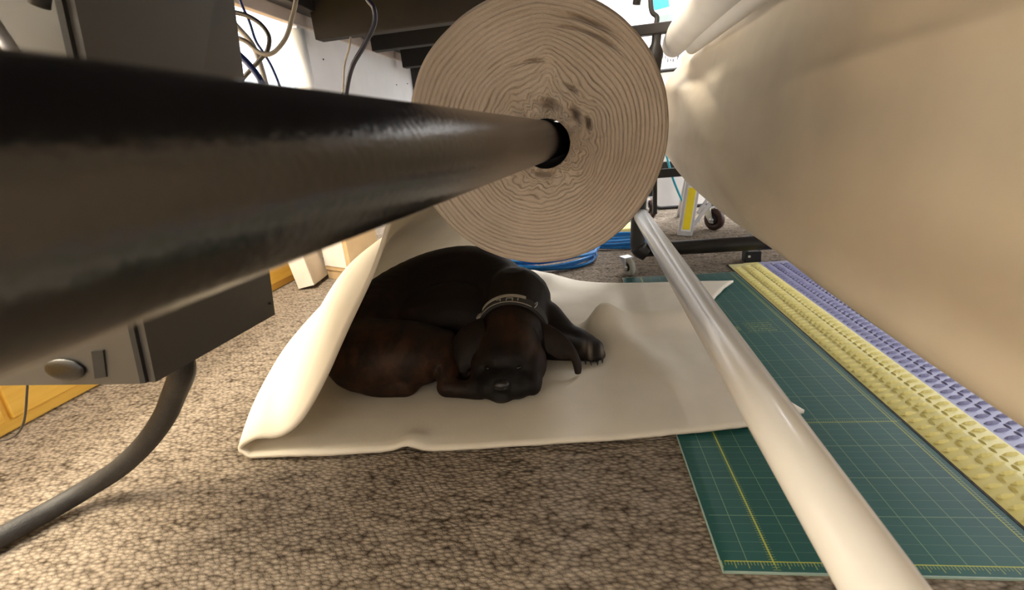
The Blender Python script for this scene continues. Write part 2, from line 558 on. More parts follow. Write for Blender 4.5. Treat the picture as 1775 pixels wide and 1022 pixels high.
# ------------------------------------------------------------------ dark work table overhead, left
tb = thing('work_table', 'long dark work table overhead at left, seen from below', 'table', (-0.5, 2.15, 0))
tl = lambda n, b, m: put(obj(n, b, m), tb)
TX0, TX1, TY0, TY1, TZ = -1.02, 0.04, 1.15, 3.16, 1.045
tl('table_top', box(((TX0 + TX1) / 2, (TY0 + TY1) / 2, TZ + 0.10), (TX1 - TX0, TY1 - TY0, 0.03)), M['dark_board'])
tl('apron', box((TX0 + 0.012, (TY0 + TY1) / 2, TZ - 0.005), (0.024, TY1 - TY0, 0.052), bevel=0.003), M['apron'])
panel = tl('back_panel', box((TX0 + 0.008, (1.87 + TY1) / 2, 0.792), (0.016, TY1 - 1.87, 0.452), bevel=0.002), M['white_wall'])
put(tubeobj('post', [(TX0 + 0.012, 1.86, 0.60), (TX0 + 0.012, 1.86, 1.0)], 0.030, M['window_frame'], None, 24), tb)
tl('side_rail', box((TX0 + 0.055, (TY0 + TY1) / 2, TZ + 0.055), (0.06, TY1 - TY0, 0.09), bevel=0.003), M['black_steel'])
for y, z in ((1.32, 0.05), (1.92, 0.0), (2.45, 0.03), (2.85, 0.0)):
    tl('cross_beam', box(((TX0 + TX1) / 2 + 0.02, y, TZ - 0.015 + z), (TX1 - TX0 - 0.09, 0.06, 0.13), bevel=0.004), M['dark_board'])
tl('end_rail', box(((TX0 + TX1) / 2, TY1 - 0.02, TZ), (TX1 - TX0, 0.04, 0.18), bevel=0.003), M['black_steel'])
for x in (TX0 + 0.03, TX1 - 0.03):
    for y in (TY1 - 0.03,):
        tl('leg', box((x, y, 0.50), (0.05, 0.05, 1.0), bevel=0.003), M['black_steel'])
for x in (TX0 + 0.03,):
    tl('leg', box((x - 0.25, TY0 - 0.9, 0.52), (0.05, 0.05, 1.04), bevel=0.003), M['black_steel'])
tl('support_arm', box((TX0 - 0.1, TY0 - 0.43, TZ + 0.06), (0.36, 1.05, 0.05), bevel=0.003), M['black_steel'])

for p in ((560, 103), (569, 161), (687, 147), (706, 145)):
    d = fwd + cr * ((p[0] - W / 2) / FPX) - cu * ((p[1] - H / 2) / FPX)
    q = EYE + d * ((TX0 + 0.016) / d.x)
    nh = tubeobj('nail_head', [q + Vector((-0.004, 0, 0)), q + Vector((0.003, 0, 0))], 0.0035, M['black_steel'], None, 10)
    put(nh, tb)
    nh.parent = panel
    nh.matrix_parent_inverse = Matrix.Identity(4)

# ------------------------------------------------------------------ quilting frame: end legs, rails, casters
qf = thing('quilting_frame', 'black tubular frame leg with a caster behind the roll', 'frame', (0.4, 1.95, 0))
ql = lambda n, b, m, s=False: put(obj(n, b, m, None, s), qf)
for Y in (1.96, -0.95):
    ql('foot_tube', tube(bmesh.new(), [(0.19, Y, 0.088), (1.30, Y, 0.095)], 0.028, 20), M['black_steel'], True)
    ql('leg', tube(bmesh.new(), spline([(0.23, Y, 0.075), (0.200, Y, 0.10), (0.196, Y, 0.16), (0.22, Y, 0.5), (0.262, Y, 0.80), (0.27, Y, 0.885)], 30),
                   [0.034] * 8 + [0.028] * 17 + [0.016] * 6, 20), M['black_steel'], True)
    ql('leg', tube(bmesh.new(), [(1.25, Y, 0.09), (1.25, Y, 0.9)], 0.028, 16), M['black_steel'], True)
    ql('head_bar', box((0.71, Y, 0.872), (1.22, 0.04, 0.035), bevel=0.004), M['black_steel'])
    ql('bracket', tube(bmesh.new(), spline([(0.265, Y, 0.88), (0.268, Y, 0.91), (0.250, Y, 0.935), (0.246, Y, 1.02)], 20), 0.009, 10), M['black_steel'], True)
    ql('bracket', tube(bmesh.new(), [(0.2, Y, 0.955), (0.212, Y, 1.02)], 0.014, 10), M['black_steel'], True)
# cradles that carry the roll's bar and the white pole
for Y in (1.96, -0.95):
    ql('bar_cradle', box((0.03, Y, 0.485), (0.42, 0.03, 0.03), bevel=0.004), M['black_steel'])
    ql('bar_cradle', box((-0.124 + 0.074 * Y, Y, 0.522 - 0.017 * Y), (0.05, 0.03, 0.044), bevel=0.004), M['black_steel'])


def caster(name, parent_local, x, y, r, wheel_m, fork_m, ang, top):
    """wheel on the floor at (x,y), forked plate up to height top"""
    ca, sa = math.cos(ang), math.sin(ang)
    ax = Vector((ca, sa, 0))
    bm = bmesh.new()
    w = r * 0.55
    prof = [(-w / 2, r * 0.86), (-w / 2 * 0.7, r), (w / 2 * 0.7, r), (w / 2, r * 0.86), (w / 2, r * 0.45), (-w / 2, r * 0.45)]
    rings = []
    for k in range(28):
        t = 2 * PI * k / 28
        d = Vector((-sa * math.cos(t), ca * math.cos(t), math.sin(t)))
        rings.append([bm.verts.new(Vector((x, y, r)) + ax * a + d * b) for a, b in prof])
    for k in range(28):
        for j in range(6):
            bm.faces.new((rings[k][j], rings[(k + 1) % 28][j], rings[(k + 1) % 28][(j + 1) % 6], rings[k][(j + 1) % 6]))
    wh = parent_local('wheel', bm, wheel_m, True)
    hub = parent_local('hub', tube(bmesh.new(), [Vector((x, y, r)) - ax * w * 0.7, Vector((x, y, r)) + ax * w * 0.7], r * 0.46, 16), M['black_rubber'], True)
    hub2 = parent_local('axle', tube(bmesh.new(), [Vector((x, y, r)) - ax * w * 0.95, Vector((x, y, r)) + ax * w * 0.95], r * 0.2, 12), fork_m, True)
    back = Vector((-sa, ca, 0)) * r * 0.6
    bm = bmesh.new()
    for s in (-1, 1):
        c = Vector((x, y, r)) + ax * s * w * 0.75
        th = ax * r * 0.05
        up = Vector((0, 0, top - r - 0.004))
        wd_ = Vector((-sa, ca, 0)) * r * 0.42
        hexa(bm, [c - th - wd_ * .5 - Vector((0, 0, r * .3)), c + th - wd_ * .5 - Vector((0, 0, r * .3)), c + th + wd_ * .5 - Vector((0, 0, r * .3)), c - th + wd_ * .5 - Vector((0, 0, r * .3)),
                  c - th - wd_ + back + up, c + th - wd_ + back + up, c + th + wd_ * 1.4 + back + up, c - th + wd_ * 1.4 + back + up])
    parent_local('fork', bm, fork_m)
    parent_local('swivel_plate', box(Vector((x, y, top)) + back, (r * 1.2, r * 1.2, 0.006), Matrix.Rotation(ang, 3, 'Z'), 0.001), fork_m)


caster('caster', ql, 0.158, 1.915, 0.034, M['grey_rubber'], M['steel'], math.radians(28), 0.070)
# square clear post on a black block
ql('support_post', box((0.648, 2.03, 0.24), (0.034, 0.034, 0.44), bevel=0.002), M['aluminium'])
ql('rubber_foot', box((0.648, 2.03, 0.022), (0.060, 0.05, 0.044), bevel=0.003), M['black_rubber'])
ql('foot_screw', tube(bmesh.new(), [(0.632, 2.006, 0.026), (0.632, 2.003, 0.026)], 0.005, 10), M['steel'])

# black steel bar through the batting roll
bar = tag(tubeobj('roller_bar', [(-0.124 + 0.074 * y, y, 0.576 - 0.017 * y) for y in (-1.0, -0.4, 0.0, 0.5, 1.0, 1.99)], 0.031, M['black_pipe'], None, 96),
          'thick black steel bar running from the left foreground into the batting roll', 'bar')
# white pole
bm = tube(bmesh.new(), [(0.209, -0.95, 0.227), (0.209, 1.93, 0.227)], 0.029, 64, caps=False)
pole = obj('plastic_pole', bm, M['pvc'], None, True)
sol = pole.modifiers.new('s', 'SOLIDIFY')
sol.thickness = 0.004
sol.offset = -1
bake(pole)
tag(pole, 'glossy white plastic pipe slanting across the cutting mat', 'pipe')
for Y in (1.935, -0.93):
    ql('pole_peg', tube(bmesh.new(), [(0.209, Y - 0.03, 0.221), (0.209, Y + 0.04, 0.221)], 0.020, 16), M['black_steel'], True)

# ------------------------------------------------------------------ batting roll with its loose sheet
RX, RZ, RR = -0.0755, 0.571, 0.2045
RY0, RY1 = 0.80, 1.86
HX, HZ, HR = -0.058, 0.5575, 0.0375
br = thing('batting_roll', 'big roll of cream cotton batting, its loose end let down under the dog', 'fabric roll', (RX, 1.3, 0))


def nz(x, y, z=0.0):
    return noise.noise(Vector((x, y, z)))


def end_face(y0, sgn):
    NT, NL, NS = 400, 25, 8
    rows = []
    nr = NL * NS
    lay_off = [random.uniform(-1, 1) for _ in range(NL + 3)]
    for i in range(nr + 1):
        f = i / nr
        row = []
        for k in range(NT):
            t = 2 * PI * k / NT
            ct, st = math.cos(t), math.sin(t)
            # hub ring -> outer ring
            rim = RR * (1 + 0.012 * nz(ct * 1.5, st * 1.5, 3.0) + 0.004 * nz(ct * 6, st * 6, 5.0))
            ax, az = HX + HR * ct, HZ + HR * st
            bx_, bz_ = RX + rim * ct, RZ + rim * st
            x, z = ax + (bx_ - ax) * f, az + (bz_ - az) * f
            # layers wander: a peak above the hub, crumples near it
            dt = math.atan2(math.sin(t - 1.40), math.cos(t - 1.40))
            dt2 = math.atan2(math.sin(t - 0.75), math.cos(t - 0.75))
            near = math.exp(-((f) / 0.30) ** 2)
            mid = math.exp(-((f - 0.30) / 0.32) ** 2)
            w = 2.6 * mid * math.exp(-(dt / 0.16) ** 2) - 1.5 * mid * math.exp(-(dt2 / 0.25) ** 2)
            w += near * 3.2 * nz(ct * 2.6 + 4, st * 2.6, f * 5) + near * 1.6 * nz(ct * 7, st * 7, f * 14 + 2)
            w += 0.9 * nz(ct * 1.3, st * 1.3, f * 2.2 + 9) + 0.22 * nz(ct * 4.2, st * 4.2, f * 5 + 4)
            ph = f * NL - w * min(1, 4 * (1 - f) + 0.15) + t / (2 * PI)
            li = int(math.floor(ph))
            fr = ph - li
            g = abs(2 * fr - 1)
            groove = g ** 7
            amp = 0.0045 + 0.004 * max(0, nz(ct * 2 + li * 3.1, st * 2 + li * 1.7, 1.0)) * 2
            dy = amp * groove
            dy += 0.0016 * lay_off[li % len(lay_off)] + 0.003 * nz(ct * 3 + li * 0.9, st * 3, li * 0.7)
            # open gaps between some layers
            for (tc, fc, wt, wf, dp) in ((1.02, 0.83, 0.22, 0.016, 0.020), (0.86, 0.765, 0.16, 0.012, 0.016), (1.12, 0.74, 0.14, 0.010, 0.014), (1.62, 0.46, 0.20, 0.012, 0.012),
                                         (0.62, 0.16, 0.14, 0.03, 0.03), (0.30, 0.22, 0.12, 0.022, 0.025), (1.35, 0.12, 0.22, 0.03, 0.03), (0.95, 0.30, 0.10, 0.016, 0.018), (4.6, 0.06, 0.30, 0.02, 0.02)):
                d = math.atan2(math.sin(t - tc), math.cos(t - tc))
                dy += dp * math.exp(-(d / wt) ** 2 - ((f - fc + 0.10 * d * (1 if fc > 0.5 else -0.4)) / wf) ** 2)
            dy += 0.010 * near * nz(ct * 3, st * 3, f * 6)
            # soft dish and rounded outer lip
            dy += 0.008 * (0.5 - f) * 0.5 + 0.012 * max(0, (f - 0.95) / 0.05) ** 2
            if sgn < 0:
                dy = -dy
            row.append((x, y0 + dy, z))
        rows.append(row)
    return rows


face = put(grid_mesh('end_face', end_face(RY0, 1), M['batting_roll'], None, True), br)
rows = []
for j in range(41):
    y = RY0 + 0.010 + (RY1 - RY0 - 0.02) * j / 40
    rows.append([(RX + RR * (1 + 0.012 * nz(math.cos(t) * 1.5, math.sin(t) * 1.5, 3.0) + (0.004 if j == 0 else 0.006) * nz(math.cos(t) * 6, math.sin(t) * 6, 5.0 + y * (0 if j == 0 else 3))) * math.cos(t), y,
                  RZ + RR * (1 + 0.012 * nz(math.cos(t) * 1.5, math.sin(t) * 1.5, 3.0) + 0.004 * nz(math.cos(t) * 6, math.sin(t) * 6, 5.0)) * math.sin(t)) for t in [2 * PI * k / 160 for k in range(160)]])
rows.append([(RX + HR * math.cos(t), RY1, RZ + HR * math.sin(t)) for t in [2 * PI * k / 160 for k in range(160)]])
put(grid_mesh('outer_wrap', rows, M['batting'], None, True), br)
rows = [[(HX + HR * math.cos(t), y, HZ + HR * math.sin(t)) for t in [2 * PI * k / 64 for k in range(64)]] for y in (RY0 + 0.0, RY0 + 0.05, RY0 + 0.4)]
core = put(grid_mesh('core_tube', rows, M['dark_board'], None, True), br)  # black colour stands in for the unlit inside of the core


def lag3(a, b, c, v):
    """quadratic through v=0, .5, 1"""
    return a * (2 * (v - 0.5) * (v - 1)) + b * (-4 * v * (v - 1)) + c * (2 * v * (v - 0.5))


FL = 0.010
hang_near = [(-0.272, 0.80, 0.60), (-0.290, 0.797, 0.54), (-0.328, 0.79, 0.465), (-0.378, 0.785, 0.37), (-0.452, 0.78, 0.262), (-0.526, 0.775, 0.15), (-0.582, 0.77, 0.078), (-0.628, 0.765, 0.048), (-0.680, 0.757, 0.046), (-0.716, 0.752, 0.026), (-0.690, 0.748, FL)]
hang_mid = [(-0.272, 1.32, 0.60), (-0.290, 1.32, 0.52), (-0.352, 1.32, 0.42), (-0.470, 1.31, 0.36), (-0.610, 1.30, 0.285), (-0.730, 1.30, 0.18), (-0.800, 1.30, 0.09), (-0.860, 1.30, 0.045), (-0.900, 1.30, 0.034), (-0.935, 1.30, 0.022), (-0.910, 1.30, FL)]
hang_far = [(-0.272, 1.86, 0.60), (-0.284, 1.86, 0.50), (-0.312, 1.86, 0.36), (-0.380, 1.86, 0.19), (-0.490, 1.86, 0.095), (-0.63, 1.87, 0.055), (-0.77, 1.88, 0.04), (-0.90, 1.90, 0.035), (-1.00, 1.92, 0.03), (-1.055, 1.93, 0.02), (-1.03, 1.93, FL)]
floor_near = [(-0.690, 0.748, FL), (-0.53, 0.756, FL), (-0.37, 0.772, FL), (-0.20, 0.782, FL), (0.0, 0.805, FL), (0.15, 0.828, FL), (0.289, 0.853, FL), (0.405, 0.902, FL)]
floor_mid = [(-0.910, 1.30, FL), (-0.72, 1.30, FL), (-0.52, 1.30, FL), (-0.3, 1.30, FL), (-0.08, 1.31, FL), (0.1, 1.31, FL), (0.22, 1.32, FL), (0.325, 1.33, FL)]
floor_far = [(-1.03, 1.93, FL), (-0.82, 1.92, FL), (-0.6, 1.92, FL), (-0.40, 1.92, FL), (-0.22, 1.90, FL), (0.0, 1.80, FL), (0.246, 1.755, FL), (0.500, 1.735, FL)]
NH, NF, NV = 70, 110, 70
secs = []
for hgs, fls in ((hang_near, floor_near), (hang_mid, floor_mid), (hang_far, floor_far)):
    secs.append(spline(hgs, NH) + spline(fls, NF)[1:])


def seg_d(px, py, a, b):
    ax, ay = a
    bx_, by = b
    t = max(0, min(1, ((px - ax) * (bx_ - ax) + (py - ay) * (by - ay)) / ((bx_ - ax) ** 2 + (by - ay) ** 2)))
    return math.hypot(px - ax - t * (bx_ - ax), py - ay - t * (by - ay)), t


def folds(x, y):
    z = 0.0
    d, t = seg_d(x, y, (0.035, 1.33), (0.45, 1.43))
    z += (0.044 * (1 - 0.35 * t)) * math.exp(-(d / 0.052) ** 2)
    d, t = seg_d(x, y, (0.04, 1.31), (0.17, 1.04))
    z += (0.045 * (1 - 0.85 * t)) * math.exp(-(d / 0.050) ** 2)
    d, t = seg_d(x, y, (-0.23, 1.86), (-0.16, 1.80))
    z += 0.040 * math.exp(-(d / 0.06) ** 2)
    d, t = seg_d(x, y, (-0.385, 0.70), (-0.36, 0.80))
    z += 0.012 * math.exp(-(d / 0.022) ** 2)
    z += 0.004 * (nz(x * 5, y * 5, 2.0) + 0.6) + 0.0015 * nz(x * 14, y * 14, 7)
    return max(z, 0)


rows = []
for i in range(NH + NF + 1):
    row = []
    for j in range(NV + 1):
        v = j / NV
        p = Vector([lag3(secs[0][i][c], secs[1][i][c], secs[2][i][c], v) for c in range(3)])
        if i > NH:
            f = min(1, (i - NH) / 12)
            p.z = FL + folds(p.x, p.y) * f
            # frayed ends
            if i >= NH + NF - 1:
                p.x += 0.0014 * random.uniform(-1, 1)
        else:
            f = min(1, i / 20) * (1 - max(0, (i - NH + 12) / 12))
            n = 0.010 * nz(p.y * 3.5, i * 0.05, 1.0) + 0.016 * nz(p.y * 2.0 + 3, i * 0.022, 4.0)
            p += Vector((n * f, 0, n * 0.4 * f))
            p.z = max(p.z, FL + 0.0)
        if j == 0:
            p.y += 0.0015 * nz(i * 0.7, 3.3)
        row.append(p)
    rows.append(row)
sheet = grid_mesh('loose_sheet', rows, M['batting'])
sol = sheet.modifiers.new('s', 'SOLIDIFY')
sol.thickness = 0.0075
sol.offset = 0
bake(sheet)
sheet.data.polygons.foreach_set('use_smooth', [True] * len(sheet.data.polygons))
put(sheet, br)
sheet['label'] = 'flat cream batting end spread on the carpet'

# ------------------------------------------------------------------ sagging sheet of backing fabric at right
sec = [(0.80, 0.93), (0.66, 0.93), (0.54, 0.90), (0.455, 0.845), (0.412, 0.790), (0.392, 0.72), (0.376, 0.66), (0.366, 0.61), (0.352, 0.54), (0.349, 0.46), (0.351, 0.385), (0.374, 0.315), (0.440, 0.262), (0.55, 0.245), (0.75, 0.30), (1.0, 0.45), (1.22, 0.66), (1.32, 0.90)]
sp = spline([(x, 0, z) for x, z in sec], 120)
rows = []
NY = 110
for i, p in enumerate(sp):
    s = i / 120
    row = []
    for j in range(NY + 1):
        v = j / NY
        y = -0.75 + 3.23 * v
        x, z = p.x, p.z
        # towards the far end the sag is pulled up into a soft funnel
        k = max(0, (y - 1.3) / 1.3)
        if z < 0.62:
            z = z + (0.60 - z) * 0.42 * k ** 2
        # soft long folds fanning from the far end
        a = s * 9 + 0.9 * y
        n = 0.010 * math.sin(a * 2.2 + 1.5 * nz(s * 4, y * 1.2, 1)) * math.exp(-((s - 0.62) / 0.13) ** 2)
        n += 0.014 * nz(s * 8, y * 1.0, 3.0) + 0.006 * nz(s * 22, y * 1.4, 8.0)
        zc = np.interp(y, [0.3, 0.68, 0.86, 1.2, 1.96, 2.5], [0.33, 0.355, 0.38, 0.47, 0.715, 0.80])
        if z > 0.26 and s < 0.75:
            for off, am, wd_ in ((0.0, 0.020, 0.040), (0.11, 0.007, 0.030), (0.19, 0.009, 0.035), (0.30, 0.006, 0.04)):
                n -= am * min(1, 0.45 + 0.5 * max(0, y - 0.4)) * math.exp(-((z - zc - off * (1.25 - 0.3 * y)) / wd_) ** 2)
            n += 0.014 * math.exp(-((z - zc + 0.07) / 0.05) ** 2)
            n += 0.010 * math.exp(-((z - 0.612 - 0.02 * math.sin(y * 3)) / 0.018) ** 2) * min(1, max(0, 1.9 - y))
        n *= min(1, 6 * s) * min(1, 6 * (1 - s))
        row.append((x - n, y, z + n * 0.15))
    rows.append(row)
fab = grid_mesh('backing_fabric', rows, M['muslin'])
tag(fab, 'wide sheet of beige backing fabric sagging along the right side', 'fabric')
tag(tubeobj('fabric_rail', [(0.70, -0.95, 0.905), (0.70, 2.49, 0.905)], 0.022, M['black_steel'], None, 20), 'black rail that carries the beige backing fabric on the right', 'rail')
tag(tubeobj('fabric_rail', [(1.33, -0.95, 0.91), (1.33, 2.49, 0.91)], 0.022, M['black_steel'], None, 20), 'outer black rail behind the beige backing fabric', 'rail')
# unseen quilt sheet added above the camera, sized to block lamp light
rows = [[(x, y, 1.0 + 0.004 * nz(x * 3, y * 3)) for y in np.linspace(-0.42, 1.45, 20)] for x in np.linspace(-0.82, 1.36, 20)]
qt = grid_mesh('overhead_shade', rows, M['overhead_shade_cloth'])
sol = qt.modifiers.new('s', 'SOLIDIFY')
sol.thickness = 0.012
bake(qt)
qe = grid_mesh('overhead_shade_end', [[(x, y, 1.0 + 0.004 * nz(x * 3, y * 3)) for y in np.linspace(1.45, 3.1, 16)] for x in np.linspace(0.50, 1.36, 10)], M['overhead_shade_cloth'])  # second unseen piece, added to keep the back lamp off the batting
sol = qe.modifiers.new('s', 'SOLIDIFY')
sol.thickness = 0.012
bake(qe)
qe.parent = qt
tag(qt, 'unseen dark quilt added above the foreground to block lamp light', 'quilt')

# rolled white fabric beside the frame's upper rail, its ragged end towards the back
wr = thing('white_fabric_roll', 'rolled white fabric hanging in the bright gap above right of batting roll', 'fabric roll', (0.36, 1.0, 0.86))
pts = [(0.352, -0.6, 0.862), (0.352, 0.6, 0.862), (0.352, 1.4, 0.860), (0.350, 1.8, 0.853), (0.346, 2.0, 0.838), (0.340, 2.07, 0.824)]
put(obj('roll', tube(bmesh.new(), spline(pts, 50), [0.053 - 0.014 * max(0, (i - 30) / 20) ** 1.4 for i in range(51)], 40), M['white_fabric'], None, True), wr)
put(tubeobj('flap', [(0.372, -0.6, 0.808), (0.376, 1.0, 0.806), (0.380, 1.7, 0.80), (0.385, 1.95, 0.80)], 0.022, M['white_fabric'], None, 20, 30), wr)
bm = bmesh.new()
for k in range(26):
    a = PI + PI * k / 25
    q = Vector((0.338 + 0.036 * math.cos(a), 2.068, 0.822 + 0.036 * math.sin(a)))
    e = q + Vector((random.uniform(-.004, .004), random.uniform(0, .01), -0.010 - random.random() * 0.006))
    tube(bm, [q, e], 0.0012, 5)
fr = put(obj('fringe', bm, M['fringe']), wr)
fr['kind'] = 'stuff'

# ------------------------------------------------------------------ mats on the floor at right
cm = thing('cutting_mat', 'green gridded cutting mat lying on the carpet under the white pipe', 'mat', (0.160, 0.530, 0), rotz=math.radians(1.35))
bm = bmesh.new()
bx(bm, (0.207, 0.670, 0.0015), (0.414, 1.340, 0.003), bevel=0.0)
o = obj('mat_surface', bm, M['cutting_mat'], cm)
bm = bmesh.new()
for c, s in (((-0.0006, 0.67, 0.0016), (0.0018, 1.343, 0.0034)), ((0.207, -0.0006, 0.0016), (0.416, 0.0018, 0.0034)), ((0.207, 1.3406, 0.0016), (0.416, 0.0018, 0.0034)), ((0.4146, 0.67, 0.0016), (0.0018, 1.343, 0.0034))):
    bx(bm, c, s)
obj('mat_edge', bm, M['mat_edge'], cm)

fm = thing('floor_mat', 'raised tread floor mat, lavender grey with a yellow border, at far right', 'mat', (0.588, 0.0, 0), rotz=math.radians(1.2))
Y0, Y1 = -0.35, 1.985


def prof_h(x):
    """height of the mat: yellow border ramps up, then flat"""
    if x < 0.062:
        return 0.004 + 0.011 * min(1, x / 0.06) ** 0.8
    return 0.015


def slab(x0, x1, nx):
    bm = bmesh.new()
    xs = [x0 + (x1 - x0) * k / nx for k in range(nx + 1)]
    top0 = [bm.verts.new((x, Y0, prof_h(x))) for x in xs]
    top1 = [bm.verts.new((x, Y1 - 0.03, prof_h(x))) for x in xs]
    lip1 = [bm.verts.new((x, Y1, 0.003)) for x in xs]
    b0 = [bm.verts.new((x, Y0, 0)) for x in (x0, x1)]
    b1 = [bm.verts.new((x, Y1, 0)) for x in (x0, x1)]
    for k in range(nx):
        bm.faces.new((top0[k], top0[k + 1], top1[k + 1], top1[k]))
        bm.faces.new((top1[k], top1[k + 1], lip1[k + 1], lip1[k]))
    bm.faces.new((b0[0], top0[0], top1[0], lip1[0], b1[0]))
    bm.faces.new((b0[1], b1[1], lip1[-1], top1[-1], top0[-1]))
    return bm


obj('yellow_border', slab(0.0, 0.104, 12), M['yellow_vinyl'], fm)
obj('grey_field', slab(0.104, 0.54, 4), M['grey_vinyl'], fm)
obj('under_edge', box((-0.001, (Y0 + Y1) / 2, 0.0018), (0.006, Y1 - Y0, 0.0036), bevel=0), M['black_rubber'], fm)


def lug(bm, cx, cy, ang, L, w, h):
    """one raised diamond bar of the tread"""
    ca, sa = math.cos(ang), math.sin(ang)
    z = prof_h(cx) - 0.001

    def p(a, b, c):
        return bm.verts.new((cx + a * ca - b * sa, cy + a * sa + b * ca, z + c))
    ring = [p(-L, 0, 0), p(-L * .55, -w, 0), p(0, -w * 1.25, 0), p(L * .55, -w, 0), p(L, 0, 0), p(L * .55, w, 0), p(0, w * 1.25, 0), p(-L * .55, w, 0)]
    t = [p(-L * .55, 0, h * .85), p(0, 0, h), p(L * .55, 0, h * .85)]
    for a, b, c in ((0, 1, t[0]), (7, 0, t[0])):
        bm.faces.new((ring[a], ring[b], c))
    for a, b, c in ((3, 4, t[2]), (4, 5, t[2])):
        bm.faces.new((ring[a], ring[b], c))
    bm.faces.new((ring[1], ring[2], t[1], t[0]))
    bm.faces.new((ring[2], ring[3], t[2], t[1]))
    bm.faces.new((ring[5], ring[6], t[1], t[2]))
    bm.faces.new((ring[6], ring[7], t[0], t[1]))


for nm, x0, x1, mm in (('border_treads', 0.017, 0.0895, M['yellow_vinyl']), ('field_treads', 0.122, 0.525, M['grey_vinyl'])):
    bm = bmesh.new()
    px = 0.0175
    nx = int((x1 - x0) / px) + 1
    ny = int((Y1 - 0.05 - Y0) / 0.0220)
    for a in range(nx):
        for b in range(ny):
            odd = a % 2
            cy = Y0 + 0.015 + b * 0.0220 + (0.0110 if odd else 0)
            lug(bm, x0 + a * px, cy, math.radians(98 if odd else 4), 0.0095 if odd else 0.0150, 0.0030 if odd else 0.0034, 0.0040 if odd else 0.0064)
    o = obj(nm, bm, mm, fm)
    o['kind'] = 'stuff'

# ------------------------------------------------------------------ grey machine head at left
mh = thing('sewing_machine_head', 'grey metal sewing machine housing low at left behind the black bar', 'machine', (-0.6, 0.55, 0.34))
ml = lambda n, b, m, s=False: put(obj(n, b, m, None, s), mh)
A0, A1 = Vector((-0.509, 0.447, 0.340)), Vector((-0.496, 0.670, 0.340))
B0, B1 = Vector((-0.448, 0.462, 0.86)), Vector((-0.447, 0.698, 0.86))
D = Vector((-0.42, 0.004, 0))
ml('side_panel', hexa(bmesh.new(), [A0 + Vector((-0.012, 0.004, 0)), A0 + Vector((0, 0.004, 0)), A1, A1 + Vector((-0.012, 0, 0)), B0 + Vector((-0.012, 0.004, 0)), B0 + Vector((0, 0.004, 0)), B1, B1 + Vector((-0.012, 0, 0))]), M['grey_enamel'])
e1, e2 = Vector((-0.016, 0.004, 0.002)), Vector((-0.014, -0.004, 0.002))
ml('housing', hexa(bmesh.new(), [A0 + D + e2 * 0, A0 + Vector((-0.016, 0, 0)), A1 + Vector((-0.016, -0.004, 0)), A1 + D, B0 + D, B0 + Vector((-0.016, 0, 0)), B1 + Vector((-0.016, -0.004, 0)), B1 + D]), M['grey_enamel'])
ml('seam_gasket', hexa(bmesh.new(), [A0 + Vector((-0.0165, -0.0005, 0.001)), A0 + Vector((-0.009, -0.0005, 0.001)), A0 + Vector((-0.009, 0.006, 0.001)), A0 + Vector((-0.0165, 0.006, 0.001)),
                                     B0 + Vector((-0.0165, -0.0005, 0)), B0 + Vector((-0.009, -0.0005, 0)), B0 + Vector((-0.009, 0.006, 0)), B0 + Vector((-0.0165, 0.006, 0))]), M['black_rubber'])
q = [at(p[0], p[1], 0.4475) for p in ((166, 655), (186, 652), (180, 606), (160, 608))]
dv = Vector((0, 0.0015, 0))
ml('slot', hexa(bmesh.new(), [q[0] - dv, q[1] - dv, q[1] + dv, q[0] + dv, q[3] - dv, q[2] - dv, q[2] + dv, q[3] + dv]), M['black_rubber'])
bm = bmesh.new()
g = bmesh.ops.create_uvsphere(bm, u_segments=24, v_segments=12, radius=1)
bmesh.ops.transform(bm, matrix=Matrix.Translation(at(112, 640, 0.446)) @ Matrix.Diagonal((0.028, 0.005, 0.014, 1)), verts=g['verts'])
ml('badge', bm, M['nose'], True)
q = at(462, 530, 0.665)
ml('screw', tube(bmesh.new(), [Vector((-0.50, 0.66, 0.362)), Vector((-0.4905, 0.66, 0.362))], 0.0018, 8), M['black_steel'])
# bracket arm that holds the housing to the frame, silver strut at the far left
ml('mounting_arm', box((-0.66, 0.56, 0.90), (0.5, 0.30, 0.09), bevel=0.01), M['grey_enamel'])
ml('strut', tube(bmesh.new(), [at(-15, 35, 0.43), at(48, 128, 0.43)], 0.006, 12), M['aluminium'], True)
ml('knob', tube(bmesh.new(), [at(70, -10, 0.44), at(68, 10, 0.44)], 0.008, 12), M['black_rubber'], True)

# thick covered cable from the housing down to the carpet
pts = [(-0.600, 0.585, 0.36), (-0.602, 0.587, 0.33)]
px = [(316, 640, .300), (303, 680, .245), (283, 725, .185), (250, 770, .125), (205, 812, .070), (150, 847, .037), (90, 882, .024), (30, 915, .022), (-60, 965, .022), (-200, 1050, .022)]
cab_pts = []
for x, y, z in px:
    cab_pts.append(atz(x, y, z))
P0 = cab_pts[0]
cab_pts = [P0 + Vector((0.0, -0.004, 0.09)), P0 + Vector((0, 0, 0.035))] + cab_pts
tag(tubeobj('power_conduit', cab_pts, 0.0175, M['conduit'], None, 20, 80), 'thick black conduit dropping from the machine onto the carpet', 'cable')
wire = [at(44, 640, 0.62), at(46, 690, 0.63), at(40, 735, 0.64), at(22, 757, 0.65), at(-10, 762, 0.66), at(-60, 740, 0.68), at(-70, 640, 0.68)]
tag(tubeobj('thin_wire', [wire[0] + Vector((0, 0, 0.08))] + wire, 0.0019, M['dark_cable'], None, 8, 60), 'thin dark wire looped in front of the golden wood at left', 'cable')


# ------------------------------------------------------------------ hanging cables at the top left
def cable(name, pxs, Y, r, m, label):
    pts = [at(x, y, Y + dy) for x, y, dy in pxs]
    return tag(tubeobj(name, pts, r, m, None, 10, 12 * len(pts)), label, 'cable')


